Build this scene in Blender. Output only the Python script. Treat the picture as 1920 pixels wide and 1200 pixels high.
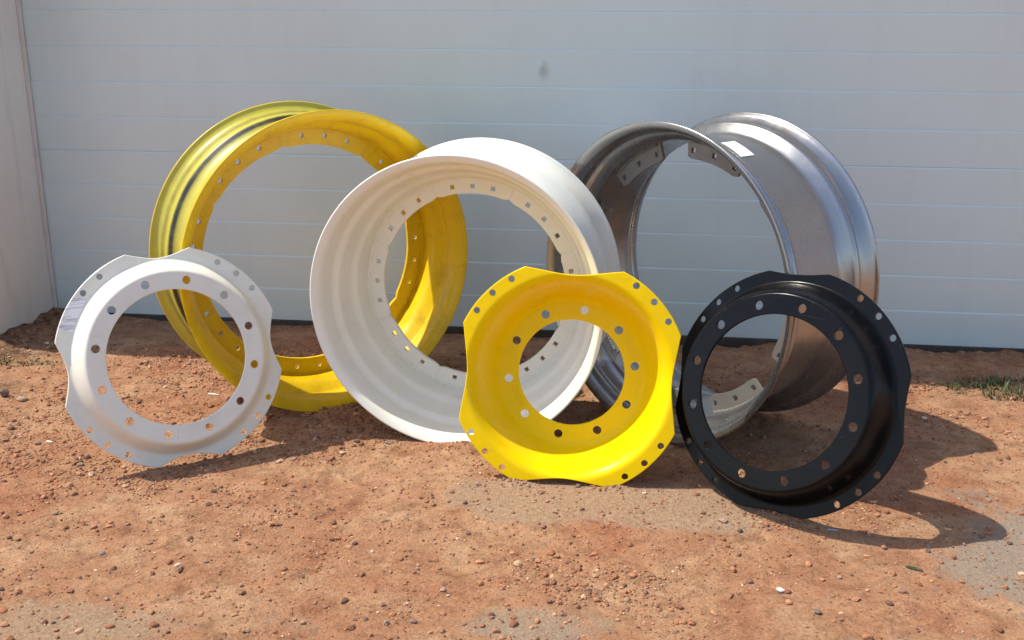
import bpy, bmesh, math, random
import numpy as np
from mathutils import Matrix, Vector

for o in list(bpy.data.objects):
    bpy.data.objects.remove(o, do_unlink=True)
scene = bpy.context.scene
COL = scene.collection
random.seed(7)
RNG = np.random.default_rng(11)
R = math.radians

# ------------------------------------------------------------------ camera
PITCH, YAW, ROLL, CAM_H = .2883, -.123, .0032, 1.3171
fw = Vector((math.sin(YAW) * math.cos(PITCH), math.cos(YAW) * math.cos(PITCH), -math.sin(PITCH)))
r0 = Vector((math.cos(YAW), -math.sin(YAW), 0))
u0 = r0.cross(fw)
r1 = r0 * math.cos(ROLL) + u0 * math.sin(ROLL)
u1 = u0 * math.cos(ROLL) - r0 * math.sin(ROLL)
cam = bpy.data.cameras.new('camera')
cam.sensor_width = 36
cam.lens = 2000 / 1920 * 36
cam.clip_start, cam.clip_end = .05, 2000
camo = bpy.data.objects.new('camera', cam)
COL.objects.link(camo)
camo.matrix_world = Matrix(((r1.x, u1.x, -fw.x, 0), (r1.y, u1.y, -fw.y, 0), (r1.z, u1.z, -fw.z, CAM_H), (0, 0, 0, 1)))
scene.camera = camo

# ------------------------------------------------------------------ sky and sun
SUN_AZ, SUN_EL = R(-1.0), R(58)            # azimuth measured from -X, the sun stands level with the door plane
sun_dir = Vector((-math.cos(SUN_AZ) * math.cos(SUN_EL), math.sin(SUN_AZ) * math.cos(SUN_EL), math.sin(SUN_EL)))
world = bpy.data.worlds.new('World')
scene.world = world
world.use_nodes = True
wn = world.node_tree
bg = wn.nodes['Background']
sky = wn.nodes.new('ShaderNodeTexSky')
sky.sky_type = 'NISHITA'
sky.sun_disc = False
sky.sun_elevation = SUN_EL
sky.sun_rotation = math.atan2(sun_dir.x, sun_dir.y)
sky.air_density, sky.dust_density, sky.ozone_density = 1.0, 1.4, .35
wn.links.new(sky.outputs[0], bg.inputs[0])
bg.inputs[1].default_value = .15
sl = bpy.data.lights.new('sun', 'SUN')
sl.energy, sl.angle, sl.color = 3.7, R(.53), (1, .945, .81)
so = bpy.data.objects.new('sun', sl)
COL.objects.link(so)
so.rotation_euler = (-sun_dir).to_track_quat('-Z', 'Y').to_euler()
so.location = (-6, 0, 8)
scene.view_settings.view_transform = 'Standard'
scene.view_settings.look = 'None'
scene.view_settings.exposure = .58
scene.view_settings.gamma = 1
scene.view_settings.use_curve_mapping = False


# ------------------------------------------------------------------ helpers
def link(name, mesh, mat=None, parent=None):
    o = bpy.data.objects.new(name, mesh)
    COL.objects.link(o)
    if mat is not None and not mesh.materials:
        mesh.materials.append(mat)
    if parent is not None:
        o.parent = parent
    return o


def tag(o, label=None, cat=None, group=None, kind=None):
    if label: o['label'] = label
    if cat: o['category'] = cat
    if group: o['group'] = group
    if kind: o['kind'] = kind
    return o


def empty(name, mw):
    o = bpy.data.objects.new(name, None)
    o.empty_display_size = .1
    COL.objects.link(o)
    o.matrix_world = mw
    return o


def finish(me, angle=38):
    """smooth faces, sharp edges above the angle"""
    bm = bmesh.new()
    bm.from_mesh(me)
    bmesh.ops.recalc_face_normals(bm, faces=bm.faces)
    for f in bm.faces: f.smooth = True
    lim = R(angle)
    for e in bm.edges:
        e.smooth = len(e.link_faces) == 2 and e.calc_face_angle(0) < lim
    bm.to_mesh(me)
    bm.free()
    return me


def box_mesh(name, x0, x1, y0, y1, z0, z1, bevel=0, seg=2):
    bm = bmesh.new()
    bmesh.ops.create_cube(bm, size=1)
    for v in bm.verts:
        v.co = Vector((x0 + (v.co.x + .5) * (x1 - x0), y0 + (v.co.y + .5) * (y1 - y0), z0 + (v.co.z + .5) * (z1 - z0)))
    if bevel:
        bmesh.ops.bevel(bm, geom=bm.edges[:], offset=bevel, segments=seg, affect='EDGES', profile=.6)
    me = bpy.data.meshes.new(name)
    bm.to_mesh(me)
    bm.free()
    return me


def boolean(mesh, cutter):
    a = bpy.data.objects.new('tmp_a', mesh)
    b = bpy.data.objects.new('tmp_b', cutter)
    COL.objects.link(a)
    COL.objects.link(b)
    m = a.modifiers.new('cut', 'BOOLEAN')
    m.object, m.operation = b, 'DIFFERENCE'
    m.solver = 'MANIFOLD'
    dg = bpy.context.evaluated_depsgraph_get()
    out = bpy.data.meshes.new_from_object(a.evaluated_get(dg))
    out.materials.clear()
    bpy.data.objects.remove(a)
    bpy.data.objects.remove(b)
    return out


def cutters(holes, z0, z1, square=False):
    """holes: (radius from the axis, angle, size, y offset)"""
    bm = bmesh.new()
    for rr, ang, size in holes:
        n = 4 if square else 20
        ring0, ring1 = [], []
        for k in range(n):
            t = 2 * math.pi * (k + .5) / n
            s = size * (1.35 if square else 1)
            lx, ly = s * math.cos(t), s * math.sin(t)
            px = rr + lx
            x = px * math.cos(ang) - ly * math.sin(ang)
            y = px * math.sin(ang) + ly * math.cos(ang)
            ring0.append(bm.verts.new((x, y, z0)))
            ring1.append(bm.verts.new((x, y, z1)))
        bm.faces.new(ring0[::-1])
        bm.faces.new(ring1)
        for k in range(n):
            bm.faces.new((ring0[k], ring0[(k + 1) % n], ring1[(k + 1) % n], ring1[k]))
    me = bpy.data.meshes.new('cutter')
    bm.to_mesh(me)
    bm.free()
    return me


# value noise in numpy, for the ground and the scatter
class Noise:
    def __init__(s, seed):
        s.t = np.random.default_rng(seed).random((256, 256))

    def at(s, x, y):
        xi, yi = np.floor(x).astype(int), np.floor(y).astype(int)
        fx, fy = x - xi, y - yi
        fx, fy = fx * fx * (3 - 2 * fx), fy * fy * (3 - 2 * fy)
        t = s.t
        a, b = t[xi % 256, yi % 256], t[(xi + 1) % 256, yi % 256]
        c, d = t[xi % 256, (yi + 1) % 256], t[(xi + 1) % 256, (yi + 1) % 256]
        return (a * (1 - fx) + b * fx) * (1 - fy) + (c * (1 - fx) + d * fx) * fy - .5

    def fbm(s, x, y, f, o=4, g=.5):
        v, a = 0, 1
        for k in range(o):
            v = v + a * s.at(x * f + 17.3 * k, y * f - 9.1 * k)
            f *= 2.03
            a *= g
        return v


N1, N2, N3, N4 = Noise(1), Noise(2), Noise(3), Noise(4)


# ------------------------------------------------------------------ materials
def mat(name):
    m = bpy.data.materials.new(name)
    m.use_nodes = True
    nt = m.node_tree
    return m, nt, nt.nodes['Principled BSDF'], nt.nodes.new, nt.links.new


def ramp(nt, fac, stops):
    n = nt.nodes.new('ShaderNodeValToRGB')
    el = n.color_ramp.elements
    while len(el) < len(stops): el.new(.5)
    for e, (p, c) in zip(el, stops):
        e.position = p
        e.color = (*c, 1) if len(c) == 3 else c
    nt.links.new(fac, n.inputs[0])
    return n.outputs[0]


def noise(nt, scale, detail=4, rough=.55, vec=None, dist=0):
    n = nt.nodes.new('ShaderNodeTexNoise')
    n.inputs['Scale'].default_value = scale
    n.inputs['Detail'].default_value = detail
    n.inputs['Roughness'].default_value = rough
    n.inputs['Distortion'].default_value = dist
    if vec is not None: nt.links.new(vec, n.inputs['Vector'])
    return n.outputs['Fac']


def objco(nt):
    return nt.nodes.new('ShaderNodeTexCoord').outputs['Object']


def mix(nt, fac, a, b, mode='MIX'):
    n = nt.nodes.new('ShaderNodeMix')
    n.data_type = 'RGBA'
    n.blend_type = mode
    for s, v in ((n.inputs[0], fac), (n.inputs[6], a), (n.inputs[7], b)):
        if hasattr(v, 'links'): nt.links.new(v, s)
        elif isinstance(v, (int, float)): s.default_value = v
        else: s.default_value = (*v, 1)
    return n.outputs[2]


def bump(nt, bsdf, h, strength, dist):
    n = nt.nodes.new('ShaderNodeBump')
    n.inputs['Strength'].default_value = strength
    n.inputs['Distance'].default_value = dist
    nt.links.new(h, n.inputs['Height'])
    nt.links.new(n.outputs[0], bsdf.inputs['Normal'])


def paint(name, c1, c2, rough=.35, grime=(.12, .08, .05), grime_amt=.25, metallic=0, coat=0, spec=.5, gscale=7, bmp=.06, chips=.35, chip_c=(.25, .2, .16)):
    m, nt, b, new, ln = mat(name)
    co = objco(nt)
    base = mix(nt, ramp(nt, noise(nt, 3.5, 5, .6, co), ((.35, (0, 0, 0)), (.65, (1, 1, 1)))), c1, c2)
    g = ramp(nt, noise(nt, gscale, 8, .68, co, .4), ((.52, (0, 0, 0)), (.8, (grime_amt,) * 3)))
    base = mix(nt, g, base, grime)
    ch = ramp(nt, noise(nt, 75, 3, .6, co), ((.70, (0, 0, 0)), (.735, (chips,) * 3)))
    base = mix(nt, ch, base, chip_c)
    mp = nt.nodes.new('ShaderNodeMapping'); nt.links.new(co, mp.inputs[0]); mp.inputs['Rotation'].default_value = (.3, .5, .7); mp.inputs['Scale'].default_value = (4, 130, 60)
    scr = ramp(nt, noise(nt, 1.0, 2, .5, mp.outputs[0]), ((.70, (0, 0, 0)), (.76, (chips * .5,) * 3)))
    base = mix(nt, scr, base, chip_c)
    ln(base, b.inputs['Base Color'])
    rr = ramp(nt, noise(nt, 14, 5, .6, co), ((.3, (rough * .8,) * 3), (.75, (min(1, rough * 1.35),) * 3)))
    ln(rr, b.inputs['Roughness'])
    b.inputs['Metallic'].default_value = metallic
    b.inputs['Coat Weight'].default_value = coat
    b.inputs['Coat Roughness'].default_value = .15
    b.inputs['Specular IOR Level'].default_value = spec
    if bmp: bump(nt, b, noise(nt, 60, 4, .6, co), bmp, .004)
    return m


M_CREAM = paint('cream_white_paint', (.85, .85, .77), (.82, .82, .735), .36, (.42, .36, .25), .22)
M_WHITE = paint('white_paint', (.80, .785, .69), (.75, .735, .645), .36, (.45, .40, .34), .3)
M_YELLOW = paint('yellow_paint', (.90, .62, .0005), (.88, .59, .0005), .30, (.36, .23, .01), .24, spec=.15, gscale=15, bmp=.10)
M_SILVER = paint('silver_paint', (.37, .37, .375), (.345, .345, .35), .25, (.16, .13, .11), .10, metallic=.9, bmp=0, chips=0)
M_LUG = paint('dull_grey_plate', (.25, .245, .235), (.20, .195, .19), .5, (.2, .15, .11), .5, metallic=.25)
M_BLACK = paint('black_paint', (.004, .0044, .006), (.006, .006, .007), .22, (.03, .022, .018), .16, spec=.16, chips=.5, chip_c=(.06, .05, .045))

# yellow rim: the channels on its outside are bare dark primer with yellow overspray
m, nt, b, new, ln = mat('yellow_rim_paint')
co = objco(nt)
base = mix(nt, ramp(nt, noise(nt, 3, 5, .6, co), ((.35, (0, 0, 0)), (.65, (1, 1, 1)))), (.80, .545, .001), (.70, .46, .001))
g = ramp(nt, noise(nt, 9, 9, .72, co, .5), ((.5, (0, 0, 0)), (.78, (.6,) * 3)))
base = mix(nt, g, base, (.25, .15, .006))
ao = new('ShaderNodeAttribute'); ao.attribute_name = 'overspray'
base = mix(nt, ao.outputs['Fac'], base, mix(nt, noise(nt, 11, 6, .7, co), (.60, .56, .03), (.34, .33, .10)))
at = new('ShaderNodeAttribute')
at.attribute_name = 'primer'
pn = noise(nt, 22, 6, .65, co)
pm = new('ShaderNodeMath'); pm.operation = 'MULTIPLY_ADD'
ln(pn, pm.inputs[0]); pm.inputs[1].default_value = .7
ps = new('ShaderNodeMath'); ps.operation = 'ADD'
ln(at.outputs['Fac'], ps.inputs[0]); ps.inputs[1].default_value = -.35
ln(ps.outputs[0], pm.inputs[2])
pc = new('ShaderNodeMath'); pc.operation = 'MULTIPLY'; pc.use_clamp = True
ln(pm.outputs[0], pc.inputs[0]); ln(at.outputs['Fac'], pc.inputs[1])
base = mix(nt, pc.outputs[0], base, (.020, .020, .014))
ln(base, b.inputs['Base Color'])
b.inputs['Roughness'].default_value = .4
bump(nt, b, noise(nt, 60, 4, .6, co), .06, .004)
M_YRIM = m

# door skin: off-white coated steel with a fine embossed grain
m, nt, b, new, ln = mat('door_skin')
geo = new('ShaderNodeNewGeometry').outputs['Position']
base = mix(nt, ramp(nt, noise(nt, 1.3, 6, .6, geo), ((.35, (0, 0, 0)), (.7, (1, 1, 1)))), (.575, .69, .70), (.55, .655, .665))
sp = ramp(nt, noise(nt, 38, 6, .7, geo), ((.66, (0, 0, 0)), (.8, (.35,) * 3)))
base = mix(nt, sp, base, (.36, .35, .34))
mp = new('ShaderNodeMapping'); ln(geo, mp.inputs[0]); mp.inputs['Scale'].default_value = (9, 9, .7)
strk = ramp(nt, noise(nt, 1.0, 8, .7, mp.outputs[0]), ((.5, (0, 0, 0)), (.8, (.12,) * 3)))
base = mix(nt, strk, base, (.40, .37, .33))
smu = ramp(nt, noise(nt, 5.5, 8, .7, geo, .6), ((.6, (0, 0, 0)), (.82, (.16,) * 3)))
base = mix(nt, smu, base, (.38, .36, .33))
# old scuff mark
vs = new('ShaderNodeVectorMath'); vs.operation = 'SUBTRACT'; ln(geo, vs.inputs[0]); vs.inputs[1].default_value = (-.396, 4.18, 1.072)
vm = new('ShaderNodeVectorMath'); vm.operation = 'MULTIPLY'; ln(vs.outputs[0], vm.inputs[0]); vm.inputs[1].default_value = (1.3, 0, .8)
vl = new('ShaderNodeVectorMath'); vl.operation = 'LENGTH'; ln(vm.outputs[0], vl.inputs[0])
dn = new('ShaderNodeMath'); dn.operation = 'MULTIPLY_ADD'; ln(noise(nt, 40, 5, .7, geo), dn.inputs[0]); dn.inputs[1].default_value = .05; ln(vl.outputs['Value'], dn.inputs[2])
sc_ = ramp(nt, dn.outputs[0], ((.03, (.5,) * 3), (.062, (0, 0, 0))))
base = mix(nt, sc_, base, (.20, .20, .20))
ln(base, b.inputs['Base Color'])
b.inputs['Roughness'].default_value = .32
b.inputs['Specular IOR Level'].default_value = 1.0
hb = new('ShaderNodeMath'); hb.operation = 'MULTIPLY_ADD'; ln(noise(nt, 2.2, 3, .5, geo), hb.inputs[0]); hb.inputs[1].default_value = 2.5
ln(noise(nt, 230, 3, .6, geo), hb.inputs[2])
bump(nt, b, hb.outputs[0], .16, .002)
M_DOOR = m

m, nt, b, new, ln = mat('painted_render')
geo = new('ShaderNodeNewGeometry').outputs['Position']
base = mix(nt, ramp(nt, noise(nt, 1.6, 7, .62, geo), ((.35, (0, 0, 0)), (.7, (1, 1, 1)))), (.74, .75, .735), (.68, .69, .67))
mp = new('ShaderNodeMapping'); ln(geo, mp.inputs[0]); mp.inputs['Scale'].default_value = (14, 14, 1.2)
stv = ramp(nt, noise(nt, 1.0, 7, .7, mp.outputs[0]), ((.54, (0, 0, 0)), (.78, (.5,) * 3)))
base = mix(nt, stv, base, (.30, .25, .20))
chip = ramp(nt, noise(nt, 18, 5, .7, geo), ((.70, (0, 0, 0)), (.74, (.8,) * 3)))
base = mix(nt, chip, base, (.16, .13, .11))
ln(base, b.inputs['Base Color'])
b.inputs['Roughness'].default_value = .8
bump(nt, b, noise(nt, 60, 6, .65, geo), .35, .006)
M_WALL = m
M_TRIM = paint('white_trim', (.78, .78, .76), (.72, .72, .70), .5, (.3, .24, .18), .5)
M_SEAL = paint('weathered_rubber', (.035, .028, .024), (.05, .036, .028), .75, (.16, .085, .05), .8, gscale=12)
M_RUST = paint('brown_stained_strip', (.56, .55, .53), (.60, .58, .56), .8, (.34, .29, .24), .6, gscale=9)
M_ROOF = paint('dark_roof_sheet', (.12, .12, .13), (.15, .15, .15), .6)

# dirt ground
m, nt, b, new, ln = mat('red_dirt')
geo = new('ShaderNodeNewGeometry').outputs['Position']
big = ramp(nt, noise(nt, 2.1, 7, .66, geo, .6), ((.33, (0, 0, 0)), (.54, (1, 1, 1))))
red = ramp(nt, noise(nt, 5.5, 7, .66, geo, .3), ((.28, (.31, .112, .058)), (.5, (.42, .182, .098)), (.72, (.50, .262, .150))))
tan = ramp(nt, noise(nt, 7, 7, .66, geo, .3), ((.28, (.38, .185, .102)), (.5, (.485, .27, .152)), (.75, (.575, .365, .222))))
base = mix(nt, big, red, tan)
fine = ramp(nt, noise(nt, 120, 6, .7, geo), ((.34, (.62, .58, .55)), (.52, (1, 1, 1)), (.7, (1.18, 1.18, 1.18))))
base = mix(nt, .85, base, fine, 'MULTIPLY')
mott = ramp(nt, noise(nt, 16, 8, .7, geo, .8), ((.36, (.70, .66, .64)), (.5, (1.08, 1.08, 1.08)), (.68, (1.28, 1.28, 1.28))))
base = mix(nt, .8, base, mott, 'MULTIPLY')
at = new('ShaderNodeAttribute'); at.attribute_name = 'concrete'
cn = new('ShaderNodeMath'); cn.operation = 'MULTIPLY_ADD'
ln(noise(nt, 15, 10, .78, geo, .5), cn.inputs[0]); cn.inputs[1].default_value = 1.35
ca = new('ShaderNodeMath'); ca.operation = 'ADD'; ln(at.outputs['Fac'], ca.inputs[0]); ca.inputs[1].default_value = -.74
ln(ca.outputs[0], cn.inputs[2])
cm = ramp(nt, cn.outputs[0], ((.34, (0, 0, 0)), (.56, (.88,) * 3)))
conc = ramp(nt, noise(nt, 90, 7, .72, geo), ((.3, (.29, .18, .11)), (.5, (.44, .29, .185)), (.7, (.60, .43, .295))))
at3 = new('ShaderNodeAttribute'); at3.attribute_name = 'grey'
conc = mix(nt, at3.outputs['Fac'], conc, ramp(nt, noise(nt, 110, 7, .75, geo), ((.3, (.22, .18, .145)), (.5, (.345, .29, .235)), (.7, (.49, .42, .35)))))
base = mix(nt, cm, base, conc)
at2 = new('ShaderNodeAttribute'); at2.attribute_name = 'litter'
lm_ = new('ShaderNodeMath'); lm_.operation = 'MULTIPLY'; lm_.use_clamp = True
ln(at2.outputs['Fac'], lm_.inputs[0])
ln(ramp(nt, noise(nt, 40, 6, .7, geo), ((.38, (0, 0, 0)), (.6, (1, 1, 1)))), lm_.inputs[1])
base = mix(nt, lm_.outputs[0], base, (.085, .06, .04))
ln(base, b.inputs['Base Color'])
b.inputs['Roughness'].default_value = .95
b.inputs['Specular IOR Level'].default_value = .2
bump(nt, b, noise(nt, 150, 8, .75, geo), .9, .014)
M_GROUND = m

# loose stones, tint stored per stone
m, nt, b, new, ln = mat('gravel_stone')
at = new('ShaderNodeAttribute'); at.attribute_name = 'tint'
geo = new('ShaderNodeNewGeometry').outputs['Position']
v = ramp(nt, noise(nt, 240, 5, .65, geo), ((.3, (.7, .7, .7)), (.7, (1.15, 1.15, 1.15))))
ln(mix(nt, .8, at.outputs['Color'], v, 'MULTIPLY'), b.inputs['Base Color'])
b.inputs['Roughness'].default_value = .9
b.inputs['Specular IOR Level'].default_value = .25
M_GRAVEL = m


def plain(name, c, rough=.8, c2=None, scale=60):
    m, nt, b, new, ln = mat(name)
    c2 = c2 or tuple(.75 * x for x in c)
    ln(mix(nt, noise(nt, scale, 5, .6, objco(nt)), c2, c), b.inputs['Base Color'])
    b.inputs['Roughness'].default_value = rough
    return m


M_STONES = [plain('brown_stone', (.30, .15, .09), .9), plain('dark_stone', (.19, .12, .09), .9),
            plain('pink_stone', (.40, .25, .185), .9), plain('grey_stone', (.27, .225, .19), .9)]

# ------------------------------------------------------------------ building
DOOR_Y, DOOR_L, DOOR_R = 4.18, -2.505, 2.06
FRONT = 3.735
TOP = 6.6
bld = tag(empty('workshop_building', Matrix.Translation((-2.52, FRONT, 0))),
          'pale rendered workshop wall whose recess frames the big door', 'building')


def bpart(name, x0, x1, y0, y1, z0, z1, m, bev=.004):
    me = box_mesh(name, x0 + 2.52, x1 + 2.52, y0 - FRONT, y1 - FRONT, z0, z1, bev)
    finish(me, 30)
    return link(name, me, m, bld)


bpart('wall', -9, -2.52, FRONT, 11, -.2, TOP, M_WALL)
bpart('wall', 2.075, 9, FRONT, 11, -.2, TOP, M_WALL)
bpart('lintel', -2.518, 2.073, FRONT + .002, 11, 4.25, TOP - .002, M_WALL)
bpart('roof', -9.15, 9.15, FRONT - .01, 11.1, TOP + .003, TOP + .12, M_ROOF)
ct = bpart('corner_trim', -2.56, -2.513, FRONT - .006, FRONT + .018, .004, 4.2, M_TRIM, .003)

door = tag(empty('sectional_door', Matrix.Translation((-.22, DOOR_Y, 0))),
           'wide pale grey sectional door of horizontal ribbed panels behind the wheels', 'door')
STRIP, Z0 = .14, .03
nst = 30
sm = {}
for seam in (False, True):
    lo = .0007 if seam else .0001
    prof = [(.0021, lo + .0003), (0, STRIP - .0056), (.0004, STRIP - .0044), (.0019, STRIP - .0001), (.04, STRIP - .0001), (.04, lo), (.0026, lo)]
    v = np.array([(x, y, z) for x in (DOOR_L + .22, DOOR_R + .22) for y, z in prof])
    me = bpy.data.meshes.new('panel')
    n8 = len(prof)
    me.from_pydata([tuple(q) for q in v], [], [tuple(range(n8)), tuple(range(2 * n8 - 1, n8 - 1, -1))] + [(k, k + n8, (k + 1) % n8 + n8, (k + 1) % n8) for k in range(n8)])
    sm[seam] = finish(me, 2)
for k in range(nst):
    o = link('panel', sm[k % 5 == 0], M_DOOR, door)
    o.location = (0, random.uniform(-.0006, .0006), Z0 + k * STRIP)
link('backing', box_mesh('backing', DOOR_L + .225, DOOR_R + .215, .012, .05, Z0, Z0 + nst * STRIP), M_DOOR, door)
me = box_mesh('bottom_seal', DOOR_L + .22, DOOR_R + .22, -.012, .035, -.03, Z0 + .001, .006)
link('bottom_seal', finish(me, 40), M_SEAL, door)
link('side_seal', box_mesh('side_seal', DOOR_L + .22 - .0145, DOOR_L + .22 + .004, -.012, -.002, .01, 4.24, .004), M_RUST, door)

# ------------------------------------------------------------------ ground
PATCH = [(-.10, 2.70, .36, .15, 1.0), (-.33, 2.64, .16, .13, .7), (.18, 2.62, .22, .10, .7), (1.0, 2.48, .27, .25, .92), (1.3, 2.72, .36, .24, .75),
         (-.22, 2.06, .22, .11, .9), (-1.25, 1.93, .26, .13, .9), (.15, 2.2, .12, .07, .35), (.55, 2.05, .25, .1, .55), (-.75, 2.0, .22, .08, .6),
         (-1.1, 2.6, .15, .1, .3), (-2.1, 3.95, .5, .12, .5), (.8, 2.9, .25, .1, .35)]


def concrete_at(x, y):
    v = 0
    for px, py, sx, sy, w in PATCH:
        v = v + w * np.exp(-(((x - px) / sx) ** 2 + ((y - py) / sy) ** 2))
    return np.clip(v + .35 * N3.fbm(x, y, 3.0, 4) * (v > .03), 0, 1.0)


def grey_at(x, y):
    return np.clip(1 / (1 + np.exp(-(x - .62) / .1)) * .9 + .5 * np.exp(-(((x + .1) / .9) ** 2 + ((y - 2.0) / .12) ** 2)), 0, 1)


def litter_at(x, y):
    v = np.exp(-(((x + 2.52) / .16) ** 2 + ((y - 3.98) / .34) ** 2)) + .8 * np.exp(-(((x + 2.40) / .14) ** 2 + ((y - 3.70) / .10) ** 2))
    v = v + .75 * np.exp(-(((x - 1.33) / .22) ** 2 + ((y - 3.8) / .14) ** 2)) + .5 * np.exp(-((y - 4.15) / .05) ** 2) * (np.abs(x) < 3)
    v = v + .7 * np.exp(-(((x + 2.27) / .10) ** 2 + ((y - 3.32) / .10) ** 2))
    return np.clip(v, 0, 1)


BANKS = [(-.99, 3.30, .09), (-1.22, 3.57, .09), (-.553, 3.03, .10), (-.515, 3.45, .09), (.05, 3.19, .10), (.34, 3.51, .09), (-1.46, 2.80, .06), (-1.21, 2.98, .06),
         (-.05, 2.77, .05), (-.33, 2.77, .05), (.40, 2.63, .07)]


def height(x, y):
    near = np.exp(-((np.maximum(np.abs(x + .3) - 3, 0)) ** 2 + (np.maximum(np.abs(y - 3) - 2.5, 0)) ** 2) / 4)
    c = concrete_at(x, y)
    h = (.011 * N1.fbm(x, y, 2.2, 3) + .0055 * N2.fbm(x, y, 9, 3)) * (1 - .5 * c) + (.0085 * N4.fbm(x, y, 30, 3, .68)) * (1 - .7 * c) * np.clip(.55 + 1.6 * N3.fbm(x, y, 3.4, 3), .25, 1.5)
    h = h + .05 * np.exp(-(((x + 2.55) / .16) ** 2 + ((y - 3.98) / .40) ** 2)) * (1 + .8 * N2.fbm(x, y, 12, 3))
    h = h + np.clip(.014 + .03 * N3.fbm(x, y, 5, 3), 0, .035) * np.exp(-((y - 4.18) / .045) ** 2)
    h = h + .0135 * np.exp(-((y - 2.70) / .15) ** 2) / (1 + np.exp(-(x + .62) / .05)) / (1 + np.exp((x - .85) / .05))
    for bx, by, bs in BANKS:
        h = h + .013 * np.exp(-(((x - bx) / bs) ** 2 + ((y - by) / (bs * .7)) ** 2)) * (1 + 1.2 * N2.fbm(x, y, 25, 2))
    return h * near - .002


def axis(a, b, d, far):
    core = np.arange(a, b + d / 2, d)
    out, s = [], d
    p = b
    while p < far:
        s *= 1.35
        p += s
        out.append(p)
    lo, s, p = [], d, a
    while p > -far:
        s *= 1.35
        p -= s
        lo.append(p)
    return np.concatenate([lo[::-1], core, out])


gx, gy = axis(-2.62, 1.75, .0066, 400), axis(1.72, 4.2, .0066, 400)
X, Y = np.meshgrid(gx, gy)
Z = height(X, Y)
nx, ny = len(gx), len(gy)
verts = np.stack([X.ravel(), Y.ravel(), Z.ravel()], 1)
idx = np.arange(nx * ny).reshape(ny, nx)
quads = np.stack([idx[:-1, :-1].ravel(), idx[:-1, 1:].ravel(), idx[1:, 1:].ravel(), idx[1:, :-1].ravel()], 1)


def np_mesh(name, v, f, smooth=True):
    me = bpy.data.meshes.new(name)
    n = f.shape[1]
    me.vertices.add(len(v))
    me.vertices.foreach_set('co', v.astype(np.float32).ravel())
    me.loops.add(f.size)
    me.loops.foreach_set('vertex_index', f.astype(np.int32).ravel())
    me.polygons.add(len(f))
    me.polygons.foreach_set('loop_start', np.arange(0, f.size, n, dtype=np.int32))
    me.polygons.foreach_set('loop_total', np.full(len(f), n, dtype=np.int32))
    me.polygons.foreach_set('use_smooth', np.full(len(f), smooth, dtype=bool))
    me.update(calc_edges=True)
    return me


gm = np_mesh('ground', verts, quads)
for nm, fn in (('concrete', concrete_at), ('litter', litter_at), ('grey', grey_at)):
    a = gm.attributes.new(nm, 'FLOAT', 'POINT')
    a.data.foreach_set('value', fn(X, Y).ravel().astype(np.float32))
tag(link('ground', gm, M_GROUND), 'reddish brown dirt forecourt with worn pale concrete showing through', kind='structure')


# ------------------------------------------------------------------ gravel
def stone_mesh(seed, sub=1, flat=.6):
    bm = bmesh.new()
    bmesh.ops.create_icosphere(bm, subdivisions=sub, radius=1)
    rg = random.Random(seed)
    cuts = [(Vector((rg.gauss(0, 1), rg.gauss(0, 1), rg.gauss(0, 1))).normalized(), rg.uniform(.55, .9)) for _ in range(7)]
    for v in bm.verts:
        for d, k in cuts:
            t = v.co.dot(d)
            if t > k: v.co -= d * (t - k)
        v.co *= rg.uniform(.9, 1.08)
        v.co.z *= flat
    return bm


def stone_arrays(seed, sub):
    bm = stone_mesh(seed, sub)
    v = np.array([x.co[:] for x in bm.verts])
    bm.verts.index_update()
    f = np.array([[x.index for x in q.verts] for q in bm.faces])
    bm.free()
    return v, f


TINTS = np.array([(.38, .175, .095), (.33, .14, .075), (.24, .11, .065), (.43, .23, .13), (.48, .30, .19), (.28, .18, .13), (.16, .09, .065), (.60, .46, .35)])
TP = np.array([.24, .24, .19, .10, .04, .10, .075, .015])


def scatter(n, smin, smax, power, sub, xr, yr, cl):
    vs, fs, ts, off = [], [], [], 0
    base = [stone_arrays(100 + k, sub) for k in range(8)]
    k = 0
    while k < n:
        m_ = 4000
        x, y = RNG.uniform(*xr, m_), RNG.uniform(*yr, m_)
        d = 1.1 * N2.fbm(x, y, 2.2, 4) + 1.1 * N3.fbm(x, y, 8, 3) - .04
        p = np.clip((d + .12 - .15 * concrete_at(x, y)) * cl, .17, 1)
        ok = RNG.random(m_) < p
        x, y = x[ok], y[ok]
        z = height(x, y)
        for i in range(len(x)):
            if k >= n: break
            s = smin * (smax / smin) ** (RNG.random() ** power)
            v, f = base[RNG.integers(8)]
            a = RNG.uniform(0, 6.283)
            c_, s_ = math.cos(a), math.sin(a)
            sc = s * RNG.uniform(.7, 1.3, 3)
            w = v * sc
            w = np.stack([w[:, 0] * c_ - w[:, 1] * s_, w[:, 0] * s_ + w[:, 1] * c_, w[:, 2]], 1) + (x[i], y[i], z[i] + s * .30)
            vs.append(w)
            fs.append(f + off)
            off += len(v)
            t = TINTS[RNG.choice(8, p=TP)] * RNG.uniform(.8, 1.3)
            ts.append(np.tile((*t, 1), (len(v), 1)))
            k += 1
    return np.concatenate(vs), np.concatenate(fs), np.concatenate(ts)


A = scatter(46000, .0011, .0050, 1.9, 1, (-2.45, 1.75), (1.78, 3.95), 1.6)
B_ = scatter(6000, .0034, .0105, 2.2, 2, (-2.45, 1.75), (1.78, 3.9), 2.2)
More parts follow.
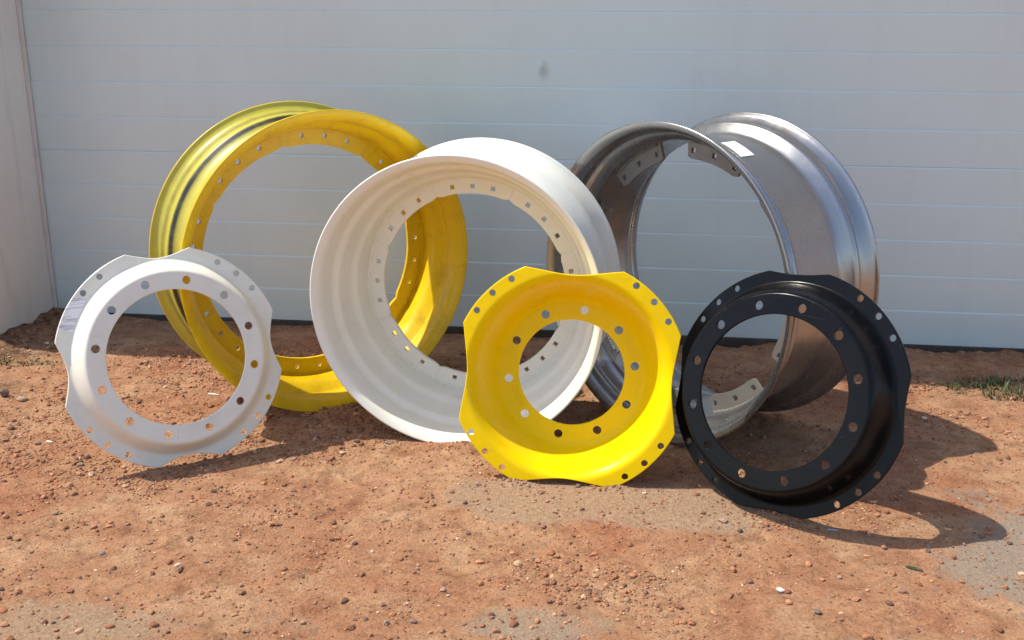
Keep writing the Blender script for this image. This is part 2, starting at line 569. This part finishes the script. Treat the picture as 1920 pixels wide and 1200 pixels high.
# crumbs of soil pushed up against the metal where it stands
CR = [[], [], []]
base_c = [stone_arrays(300 + k, 1) for k in range(6)]
offc = 0
for bx, by, bs in BANKS:
    for k in range(130):
        x = bx + RNG.normal() * bs * .8
        y = by + RNG.normal() * bs * .45
        sz = .0018 * 3 ** RNG.random()
        v, f = base_c[RNG.integers(6)]
        a = RNG.uniform(0, 6.283)
        w = v * sz * RNG.uniform(.7, 1.3, 3)
        w = np.stack([w[:, 0] * math.cos(a) - w[:, 1] * math.sin(a), w[:, 0] * math.sin(a) + w[:, 1] * math.cos(a), w[:, 2]], 1)
        CR[0].append(w + (x, y, float(height(np.array([x]), np.array([y]))[0]) + sz * .3))
        CR[1].append(f + offc)
        offc += len(v)
        CR[2].append(np.tile((*(TINTS[RNG.choice(4)] * RNG.uniform(.8, 1.1)), 1), (len(v), 1)))
CR = [np.concatenate(q) for q in CR]
B_ = (np.concatenate([B_[0], CR[0]]), np.concatenate([B_[1], CR[1] + len(B_[0])]), np.concatenate([B_[2], CR[2]]))
V = np.concatenate([A[0], B_[0]])
Fc = np.concatenate([A[1], B_[1] + len(A[0])])
T = np.concatenate([A[2], B_[2]])
pm = np_mesh('gravel', V, Fc, False)
ca_ = pm.color_attributes.new('tint', 'FLOAT_COLOR', 'POINT')
ca_.data.foreach_set('color', T.astype(np.float32).ravel())
tag(link('gravel', pm, M_GRAVEL), 'fine reddish brown gravel scattered over the dirt forecourt', 'gravel', kind='stuff')


def gz(x, y):
    return float(height(np.array([x]), np.array([y]))[0])


# single larger stones, where the photograph has them (world x, y)
def ground_at(px, py):
    d = fw + r1 * ((px - 960) / 2000) + u1 * ((600 - py) / 2000)
    t = -CAM_H / d.z
    return d.x * t, d.y * t


STONES = [(812, 951), (872, 949), (847, 931), (896, 918), (991, 921), (1012, 932), (1083, 920), (1019, 991), (1081, 1038), (1001, 1048),
          (832, 1092), (830, 1105), (783, 1064), (1056, 1152), (920, 1154), (830, 1184), (656, 1004), (570, 910), (590, 973), (568, 1167),
          (724, 1169), (718, 1132), (685, 1162), (1375, 1060), (1220, 1079), (1139, 1133), (1366, 1119), (1574, 1085), (1741, 1028),
          (1764, 1057), (1387, 998), (1395, 971), (1691, 1110), (1532, 1152), (35, 1112), (200, 1123), (192, 1040), (341, 1069), (35, 963),
          (304, 968), (453, 1115), (376, 700), (1745, 742), (1888, 762), (1866, 748), (150, 640)]
smesh = []
for k in range(8):
    bm = stone_mesh(40 + k, 2, .72)
    me = bpy.data.meshes.new('stone')
    bm.to_mesh(me)
    bm.free()
    me.materials.append(M_STONES[[0, 1, 0, 2, 3, 0, 1, 0][k]])
    smesh.append(me)
for k, (px, py) in enumerate(STONES):
    x, y = ground_at(px, py)
    o = link('stone', smesh[k % 8])
    s = random.uniform(.006, .0095)
    o.scale = (s * random.uniform(.9, 1.3), s * random.uniform(.8, 1.1), s)
    o.rotation_euler = (random.uniform(-.3, .3), random.uniform(-.3, .3), random.uniform(0, 6.28))
    o.location = (x, y, gz(x, y) + s * .3)
    tag(o, 'small brown stone lying loose on the dirt forecourt', 'stone', 'loose stones on the dirt forecourt')


# ------------------------------------------------------------------ wheels: rims
def frame(yaw, tilt):
    n = Vector((math.sin(yaw) * math.cos(tilt), -math.cos(yaw) * math.cos(tilt), math.sin(tilt)))
    u = (Vector((0, 0, 1)) - n * n.z).normalized()
    r = u.cross(n)
    return r, u, n


def pose(P, yaw, tilt):
    r, u, n = frame(yaw, tilt)
    return Matrix(((r.x, u.x, n.x, P.x), (r.y, u.y, n.y, P.y), (r.z, u.z, n.z, P.z), (0, 0, 0, 1)))


def chaikin(p, it=2):
    p = [Vector(q) for q in p]
    for _ in range(it):
        q = [p[0]]
        for a, b in zip(p[:-1], p[1:]):
            q += [a * .75 + b * .25, a * .25 + b * .75]
        q.append(p[-1])
        p = q
    return p


def barrel(name, prof, Rr, th=.0075, seg=180, primer=None):
    """sheet-metal ring turned about local z; front lip at z = 0, back lip at z = -width; centre at (0, Rr, 0)"""
    inner = chaikin(prof)
    outer = []
    for i, p in enumerate(inner):
        t = (inner[min(i + 1, len(inner) - 1)] - inner[max(i - 1, 0)]).normalized()
        outer.append(p + Vector((-t.y, t.x)) * th)

    def cap(a, b, d):
        c, h = (a + b) / 2, (b - a) / 2
        return [c + h * math.cos(t) + d * h.length * math.sin(t) for t in (math.pi * .75, math.pi * .5, math.pi * .25)]

    d1 = (inner[0] - inner[1]).normalized()
    d2 = (inner[-1] - inner[-2]).normalized()
    loop = inner + cap(inner[-1], outer[-1], d2) + outer[::-1] + cap(outer[0], inner[0], d1)
    pr = [0] * len(inner) + [0] * 3 + ([primer(p.x) for p in outer[::-1]] if primer else [0] * len(outer)) + [0] * 3
    m_ = len(loop)
    th_ = np.linspace(0, 2 * np.pi, seg, endpoint=False)
    a = np.array([p.x for p in loop])
    r = np.array([p.y for p in loop])
    v = np.stack([np.cos(th_)[:, None] * r, np.sin(th_)[:, None] * r + Rr, np.repeat(-a[None], seg, 0)], -1).reshape(-1, 3)
    ii, jj = np.meshgrid(np.arange(seg), np.arange(m_), indexing='ij')
    i2, j2 = (ii + 1) % seg, (jj + 1) % m_
    f = np.stack([(ii * m_ + jj).ravel(), (ii * m_ + j2).ravel(), (i2 * m_ + j2).ravel(), (i2 * m_ + jj).ravel()], 1)
    me = np_mesh(name, v, f)
    if primer:
        at = me.attributes.new('primer', 'FLOAT', 'POINT')
        at.data.foreach_set('value', np.tile(np.array(pr, np.float32), seg))
        at = me.attributes.new('overspray', 'FLOAT', 'POINT')
        at.data.foreach_set('value', np.tile(np.array([0.] * len(inner) + [0.] * 3 + [.85 * min(1, max(0, (p.x - .03) / .05)) for p in outer[::-1]] + [0.] * 3, np.float32), seg))
    return finish(me, 60)


def lug_mesh(rin, rout, half, hole_r, hole, th, square, step=11.8, taper=.12):
    """arc plate with three bolt holes; its tabs taper towards the axis"""
    bm = bmesh.new()
    n = 24
    rings = []
    for z in (0, -th):
        ring = []
        for k in range(n + 1):
            t = -half + 2 * half * k / n
            e = max(0, (abs(t) / half - .86) / .14)
            ring.append((rin + (rout - rin) * taper * e, t))
        for k in range(n, -1, -1):
            ring.append((rout, -half + 2 * half * k / n))
        rings.append([bm.verts.new((r_ * math.cos(t), r_ * math.sin(t), z)) for r_, t in ring])
    m_ = 2 * (n + 1)
    for k in range(n):
        a, b, c, d = k, k + 1, m_ - 2 - k, m_ - 1 - k
        bm.faces.new((rings[0][a], rings[0][b], rings[0][c], rings[0][d]))
        bm.faces.new((rings[1][d], rings[1][c], rings[1][b], rings[1][a]))
    for k in range(m_):
        bm.faces.new((rings[0][k], rings[1][k], rings[1][(k + 1) % m_], rings[0][(k + 1) % m_]))
    bmesh.ops.recalc_face_normals(bm, faces=bm.faces)
    me = bpy.data.meshes.new('lug')
    bm.to_mesh(me)
    bm.free()
    cut = cutters([(hole_r, R(s * step), hole) for s in (-1, 0, 1)], -th - .01, .01, square)
    return finish(boolean(me, cut), 35)


def weld_mesh(rr, half):
    rg = random.Random(5)
    bm = bmesh.new()
    n, m_ = 60, 6
    rings = []
    for k in range(n + 1):
        t = -half + 2 * half * k / n
        w = (.0048 + .0012 * math.sin(k * 2.1) + rg.uniform(-.0006, .0006)) * (.2 if k in (0, n) else 1)
        q = rr + rg.uniform(-.0006, .0006)
        rings.append([bm.verts.new(((q + w * math.cos(a)) * math.cos(t), (q + w * math.cos(a)) * math.sin(t), w * math.sin(a) * .9 + .001))
                      for a in (2 * math.pi * i / m_ for i in range(m_))])
    for k in range(n):
        for i in range(m_):
            bm.faces.new((rings[k][i], rings[k + 1][i], rings[k + 1][(i + 1) % m_], rings[k][(i + 1) % m_]))
    bm.faces.new(rings[0])
    bm.faces.new(rings[-1][::-1])
    me = bpy.data.meshes.new('weld_bead')
    bm.to_mesh(me)
    bm.free()
    return finish(me, 70)


def rim(name, label, C, yaw, Rr, prof, lug_a, rin, hole_r, mt, lug_mat, rbar, half, hole, square, phase, primer=None, sink=.004):
    r, u, n = frame(yaw, 0)
    P = Vector((C[0], C[1], -sink))
    t = tag(empty(name, pose(P, yaw, 0)), label, 'wheel rim', 'wheel rims standing in front of the door')
    link('barrel', barrel('barrel', prof, Rr, primer=primer), mt, t)
    lm = lug_mesh(rin, rbar, R(half), hole_r, hole, .012, square)
    wm = weld_mesh(rbar - .003, R(half) * .93)
    for k in range(8):
        o = link('lug', lm, lug_mat, t)
        link('weld_bead', wm, lug_mat, o)
        o.matrix_local = Matrix.Translation((0, Rr, -lug_a)) @ Matrix.Rotation(R(phase + 45 * k), 4, 'Z')
    return t


P_YEL = [(0, .498), (.004, .485), (.016, .472), (.030, .465), (.072, .458), (.082, .463), (.094, .455), (.124, .434), (.150, .430), (.212, .430),
         (.236, .434), (.262, .455), (.272, .463), (.285, .458), (.331, .465), (.346, .472), (.357, .485), (.361, .498)]
P_WHI = [(0, .450), (.005, .440), (.013, .431), (.028, .425), (.072, .418), (.086, .416), (.100, .399), (.108, .396), (.150, .386), (.166, .380), (.180, .366),
         (.188, .363), (.222, .3545), (.290, .354), (.320, .370), (.340, .394), (.352, .416), (.364, .414), (.396, .423), (.408, .431),
         (.416, .440), (.42, .450)]
P_SIL = [(0, .493), (.004, .482), (.014, .473), (.026, .466), (.054, .459), (.062, .467), (.072, .465), (.082, .450), (.104, .434), (.128, .430), (.322, .430),
         (.334, .433), (.354, .455), (.361, .466), (.370, .467), (.378, .457), (.404, .463), (.416, .471), (.429, .482), (.435, .493)]


def band(x):
    def g(c, w): return math.exp(-((x - c) / w) ** 2)
    return min(1, 1.3 * g(.257, .010) + .75 * g(.316, .024) + .45 * g(.19, .04) + 1.4 * g(.112, .028))


rim('rim', 'yellow rim with dark outer grooves standing behind the white hub disc', (-.992, 3.296), .687, .498, P_YEL, .205, .372, .403, M_YRIM, M_YRIM,
    .4335, 22.46, .0085, False, 80, band)
rim('rim', 'cream white rim standing behind the yellow hub disc', (-.553, 3.026), -.085, .450, P_WHI, .255, .301, .3235, M_CREAM, M_CREAM,
    .357, 22.46, .0075, True, 0)
sil = rim('rim', 'wide silver rim on the right with a white sticker on its outside', (.046, 3.192), -.745, .493, P_SIL, .146, .376, .402, M_SILVER, M_LUG,
          .4335, 14.8, .0085, True, 123)


def curved_patch(name, Rc, a0, a1, t0, t1, Rr, skew=0):
    bm = bmesh.new()
    n = 10
    rows = []
    for i in range(n + 1):
        t = R(t0 + (t1 - t0) * i / n)
        sh = skew * i / n
        rows.append([[bm.verts.new((rr * math.cos(t), rr * math.sin(t) + Rr, -(a + sh))) for a in (a0, a1)] for rr in (Rc, Rc + .0006)])
    for i in range(n):
        A_, B2 = rows[i], rows[i + 1]
        bm.faces.new((A_[1][0], A_[1][1], B2[1][1], B2[1][0]))
        bm.faces.new((A_[0][0], B2[0][0], B2[0][1], A_[0][1]))
        for k in (0, 1):
            bm.faces.new((A_[0][k], A_[1][k], B2[1][k], B2[0][k]))
    for q in (rows[0], rows[-1]):
        bm.faces.new((q[0][0], q[0][1], q[1][1], q[1][0]))
    me = bpy.data.meshes.new(name)
    bm.to_mesh(me)
    bm.free()
    return finish(me, 50)


M_PAPER = plain('white_label_paper', (.80, .80, .79), .6, (.77, .77, .76), 30)
link('sticker', curved_patch('sticker', .4390, .150, .213, 66, 79, .493, .022), M_PAPER, sil)


# ------------------------------------------------------------------ wheels: hub discs
def disc_mesh(name, Rr, rhole, depth, w0, w1, lobe_c, lobe_h, dip, bolts, bolt_r, bolt_ph, bolt_s, lobe_hole_r, lobe_s, th=.010, low=1.0):
    """pressed hub disc about local z (towards the viewer), flange at z = 0; lowest point of the flange circle at y = 0 * low"""
    th0 = [lobe_c + 90 * k for k in range(4)]
    ang = []
    for c in th0:
        ang += list(np.linspace(c - lobe_h, c + lobe_h, 42)[:-1])
        ang += list(np.linspace(c + lobe_h, c + 90 - lobe_h, 40)[:-1])
    ang = np.array(ang)

    def rout(a):
        d = (a - lobe_c) % 90
        if d > 45: d -= 90
        if abs(d) <= lobe_h + 1e-6: return Rr
        t = ((a - lobe_c) % 90 - lobe_h) / (90 - 2 * lobe_h)
        return Rr - dip * math.sin(math.pi * t) ** .9

    def z(r):
        s = np.clip((r - w0) / (w1 - w0), 0, 1)
        return depth * (1 - s * s * s * (s * (6 * s - 15) + 10))

    ro = np.array([rout(a) for a in ang])
    n = 56
    s = np.linspace(0, 1, n)
    ca, sa = np.cos(np.radians(ang))[:, None], np.sin(np.radians(ang))[:, None]
    c = .0018
    rr = (rhole + c) + s[None] * (ro[:, None] - c - rhole - c)
    zt = z(rr)
    dz = (z(rr + 1e-4) - z(rr - 1e-4)) / 2e-4
    off = th / np.sqrt(1 + dz * dz)
    rb = rr + off * dz
    rb = np.clip(rb, rhole + c, ro[:, None] - c)
    zb = zt - off
    rim_r = np.stack([ro, ro], 1)
    rim_z = np.stack([z(ro - c) - c, z(ro - c) - off[:, -1] + c], 1)
    hr = np.full_like(rim_r, rhole)
    hz = np.stack([zb[:, 0] + c, zt[:, 0] - c], 1)
    r_all = np.concatenate([rr, rim_r, rb[:, ::-1], hr], 1)
    z_all = np.concatenate([zt, rim_z, zb[:, ::-1], hz], 1)
    m_ = r_all.shape[1]
    v = np.stack([ca * r_all, sa * r_all, z_all], -1).reshape(-1, 3)
    seg = len(ang)
    ii, jj = np.meshgrid(np.arange(seg), np.arange(m_), indexing='ij')
    i2, j2 = (ii + 1) % seg, (jj + 1) % m_
    f = np.stack([(ii * m_ + jj).ravel(), (i2 * m_ + jj).ravel(), (i2 * m_ + j2).ravel(), (ii * m_ + j2).ravel()], 1)
    me = np_mesh(name, v, f)
    finish(me, 60)
    holes = [(bolt_r, R(bolt_ph + 360 / bolts * k), bolt_s) for k in range(bolts)]
    holes += [(lobe_hole_r, R(cc + q), lobe_s) for cc in th0 for q in (-12, 0, 12)]
    me = boolean(me, cutters(holes, -.3, .3))
    # origin at the lowest point
    lo = min(v_.co.y for v_ in me.vertices)
    for v_ in me.vertices: v_.co.y -= lo
    return finish(me, 36), lo


def disc(label, C, yaw, tilt, mt, lift=0, **kw):
    me, lo = disc_mesh('hub_disc', **kw)
    r, u, n = frame(yaw, tilt)
    base = Vector(C) + u * lo
    lowest = min((Matrix.Identity(3) @ (r * v.co.x + u * v.co.y + n * v.co.z)).z for v in me.vertices)
    base.z = -lowest - .003 + lift
    o = link('hub_disc', me, mt)
    o.matrix_world = pose(base, yaw, tilt)
    tag(o, label, 'hub disc', 'scalloped hub discs leaning on the rims')
    return o, lo


wd, wlo = disc('white hub disc with a paper sticker, leaning on the yellow rim', (-1.3689, 2.868, .3042), .6438, .2719, M_WHITE,
               Rr=.3307, rhole=.199, depth=.058, w0=.246, w1=.297, lobe_c=45.6, lobe_h=28.8, dip=.034, bolts=12, bolt_r=.228, bolt_ph=15.5, bolt_s=.0125,
               lobe_hole_r=.3135, lobe_s=.0093)
yd, ylo = disc('yellow dished hub disc leaning on the cream white rim', (-.1891, 2.817, .3021), -.0046, .2111, M_YELLOW, lift=.013,
               Rr=.3345, rhole=.1545, depth=-.124, w0=.196, w1=.301, lobe_c=43.8, lobe_h=20.8, dip=.046, bolts=10, bolt_r=.1850, bolt_ph=44, bolt_s=.0125,
               lobe_hole_r=.3195, lobe_s=.0095)
bd, blo = disc('glossy black hub disc leaning on the wide silver rim', (.394, 2.739, .3101), -.5677, .292, M_BLACK, lift=.012,
               Rr=.3329, rhole=.2038, depth=.088, w0=.252, w1=.302, lobe_c=50.4, lobe_h=30.5, dip=.017, bolts=12, bolt_r=.2307, bolt_ph=21, bolt_s=.0125,
               lobe_hole_r=.3180, lobe_s=.0093)

# sticker with faint unreadable print on the white disc flange
m, nt, b, new, ln = mat('printed_label_paper')
co = objco(nt)
mp = new('ShaderNodeMapping'); ln(co, mp.inputs[0]); mp.inputs['Rotation'].default_value = (0, 0, R(-57)); mp.inputs['Scale'].default_value = (10, 170, 1)
pr = ramp(nt, noise(nt, 1.0, 3, .5, mp.outputs[0]), ((.53, (.86, .86, .88)), (.60, (.50, .50, .56))))
ln(pr, b.inputs['Base Color'])
b.inputs['Roughness'].default_value = .55
bm = bmesh.new()
for z_ in (.0004, .0010):
    vs = []
    for ang_, rr_ in ((139.5, .3295), (137.5, .2965), (157.5, .2905), (156.5, .3295), (148, .3300)):
        vs.append(bm.verts.new((rr_ * math.cos(R(ang_)), rr_ * math.sin(R(ang_)) - wlo, z_)))
    bm.faces.new(vs if z_ > .0005 else vs[::-1])
bm.verts.ensure_lookup_table()
for k in range(5):
    bm.faces.new((bm.verts[k], bm.verts[(k + 1) % 5], bm.verts[5 + (k + 1) % 5], bm.verts[5 + k]))
me = bpy.data.meshes.new('sticker')
bmesh.ops.recalc_face_normals(bm, faces=bm.faces)
bm.to_mesh(me)
bm.free()
link('sticker', me, m, wd)

# ------------------------------------------------------------------ small things on the ground
M_CHIP = plain('pale_wood_chip', (.74, .70, .62), .7)
M_TWIG = plain('dark_green_twig', (.035, .055, .022), .8)
M_YSTONE = plain('pale_yellow_stone', (.52, .36, .20), .9)
M_BLUE = plain('blue_grey_plastic', (.36, .40, .52), .4)


def sliver(name, px, py, L, W_, H_, rot, mt, label, cat, seed):
    bm = stone_mesh(seed, 2, 1)
    me = bpy.data.meshes.new(name)
    bm.to_mesh(me)
    bm.free()
    x, y = ground_at(px, py)
    o = link(name, me, mt)
    o.scale = (L / 2, W_ / 2, H_ / 2)
    o.rotation_euler = (.1, .05, rot)
    o.location = (x, y, gz(x, y) + H_ * .4)
    tag(o, label, cat)


sliver('wood_chip', 92, 828, .030, .009, .006, -.1, M_CHIP, 'pale wood chip on the dirt left of the white hub disc', 'wood chip', 61)
sliver('wood_chip', 400, 740, .048, .011, .007, -.05, M_CHIP, 'pale wood chip on the dirt seen through the white hub disc', 'wood chip', 62)
sliver('wood_chip', 1463, 1110, .024, .019, .010, .6, M_CHIP, 'pale chunky wood chip near the bottom edge below the black hub disc', 'wood chip', 63)
sliver('twig', 1715, 1068, .050, .010, .008, -.35, M_TWIG, 'short dark green twig on the grey patch right of centre', 'twig', 64)
sliver('stone', 970, 1059, .024, .022, .018, .3, M_YSTONE, 'pale yellowish stone in front of the yellow hub disc', 'stone', 65)
sliver('plastic_scrap', 1562, 998, .036, .008, .005, .05, M_BLUE, 'blue grey plastic scrap at the edge of the black disc shadow', 'scrap', 66)
sliver('stone', 42, 747, .040, .030, .018, .2, M_STONES[2], 'flat pinkish stone on the dirt at the left edge', 'stone', 67)
sliver('stone', 8, 742, .034, .040, .035, .2, M_STONES[1], 'dark stone cut by the left edge of the picture', 'stone', 68)
sliver('stone', 1354, 983, .030, .020, .010, -.1, M_STONES[2], 'flat reddish stone just below the black hub disc', 'stone', 69)


# weeds
def leaf_mat(name, c1, c2):
    m, nt, b, new, ln = mat(name)
    at = new('ShaderNodeAttribute'); at.attribute_name = 'tint'
    ln(mix(nt, at.outputs['Fac'], c1, c2), b.inputs['Base Color'])
    b.inputs['Roughness'].default_value = .6
    b.inputs['Subsurface Weight'].default_value = 0
    return m


def weeds(name, cx, cy, rx, ry, n, hmin, hmax, mt, label, seed, wide=.0022):
    rg = np.random.default_rng(seed)
    vs, fs, ts = [], [], []
    for k in range(n):
        a, q = rg.uniform(0, 6.283), math.sqrt(rg.random())
        x, y = cx + rx * q * math.cos(a), cy + ry * q * math.sin(a)
        if N3.fbm(np.array([x]), np.array([y]), 11, 2)[0] < -.10: continue
        z = gz(x, y) - .003
        h = rg.uniform(hmin, hmax) * (1.15 - .6 * q)
        d = rg.uniform(0, 6.283)
        ln_ = h * rg.uniform(.3, 1.1)
        w = wide * rg.uniform(.6, 1.6)
        px, py = -math.sin(d) * w, math.cos(d) * w
        o = len(vs)
        t = rg.random()
        for i in range(4):
            f = i / 3
            bx, by, bz = x + math.cos(d) * ln_ * f * f, y + math.sin(d) * ln_ * f * f, z + h * (f - .25 * f * f)
            ww = 1.0 - .95 * f ** 1.6
            vs += [(bx - px * ww, by - py * ww, bz), (bx + px * ww, by + py * ww, bz)]
            ts += [t, t]
        for i in range(3):
            fs.append((o + 2 * i, o + 2 * i + 1, o + 2 * i + 3, o + 2 * i + 2))
    c = np.array((cx, cy, gz(cx, cy)))
    me = np_mesh(name, np.array(vs) - c, np.array(fs))
    at = me.attributes.new('tint', 'FLOAT', 'POINT')
    at.data.foreach_set('value', np.array(ts, np.float32))
    o = link(name, me, mt)
    o.location = c
    tag(o, label, 'weeds')


M_G1 = leaf_mat('weed_green', (.05, .075, .018), (.15, .14, .055))
M_G2 = leaf_mat('dry_weed_green', (.12, .12, .03), (.22, .19, .07))
weeds('weed_patch', 1.36, 3.77, .26, .13, 1100, .012, .060, M_G1, 'low green weeds growing by the door at the right edge', 3)
weeds('weed_patch', -2.33, 3.60, .17, .05, 420, .008, .025, M_G2, 'sparse yellowish weeds at the foot of the left wall', 4)
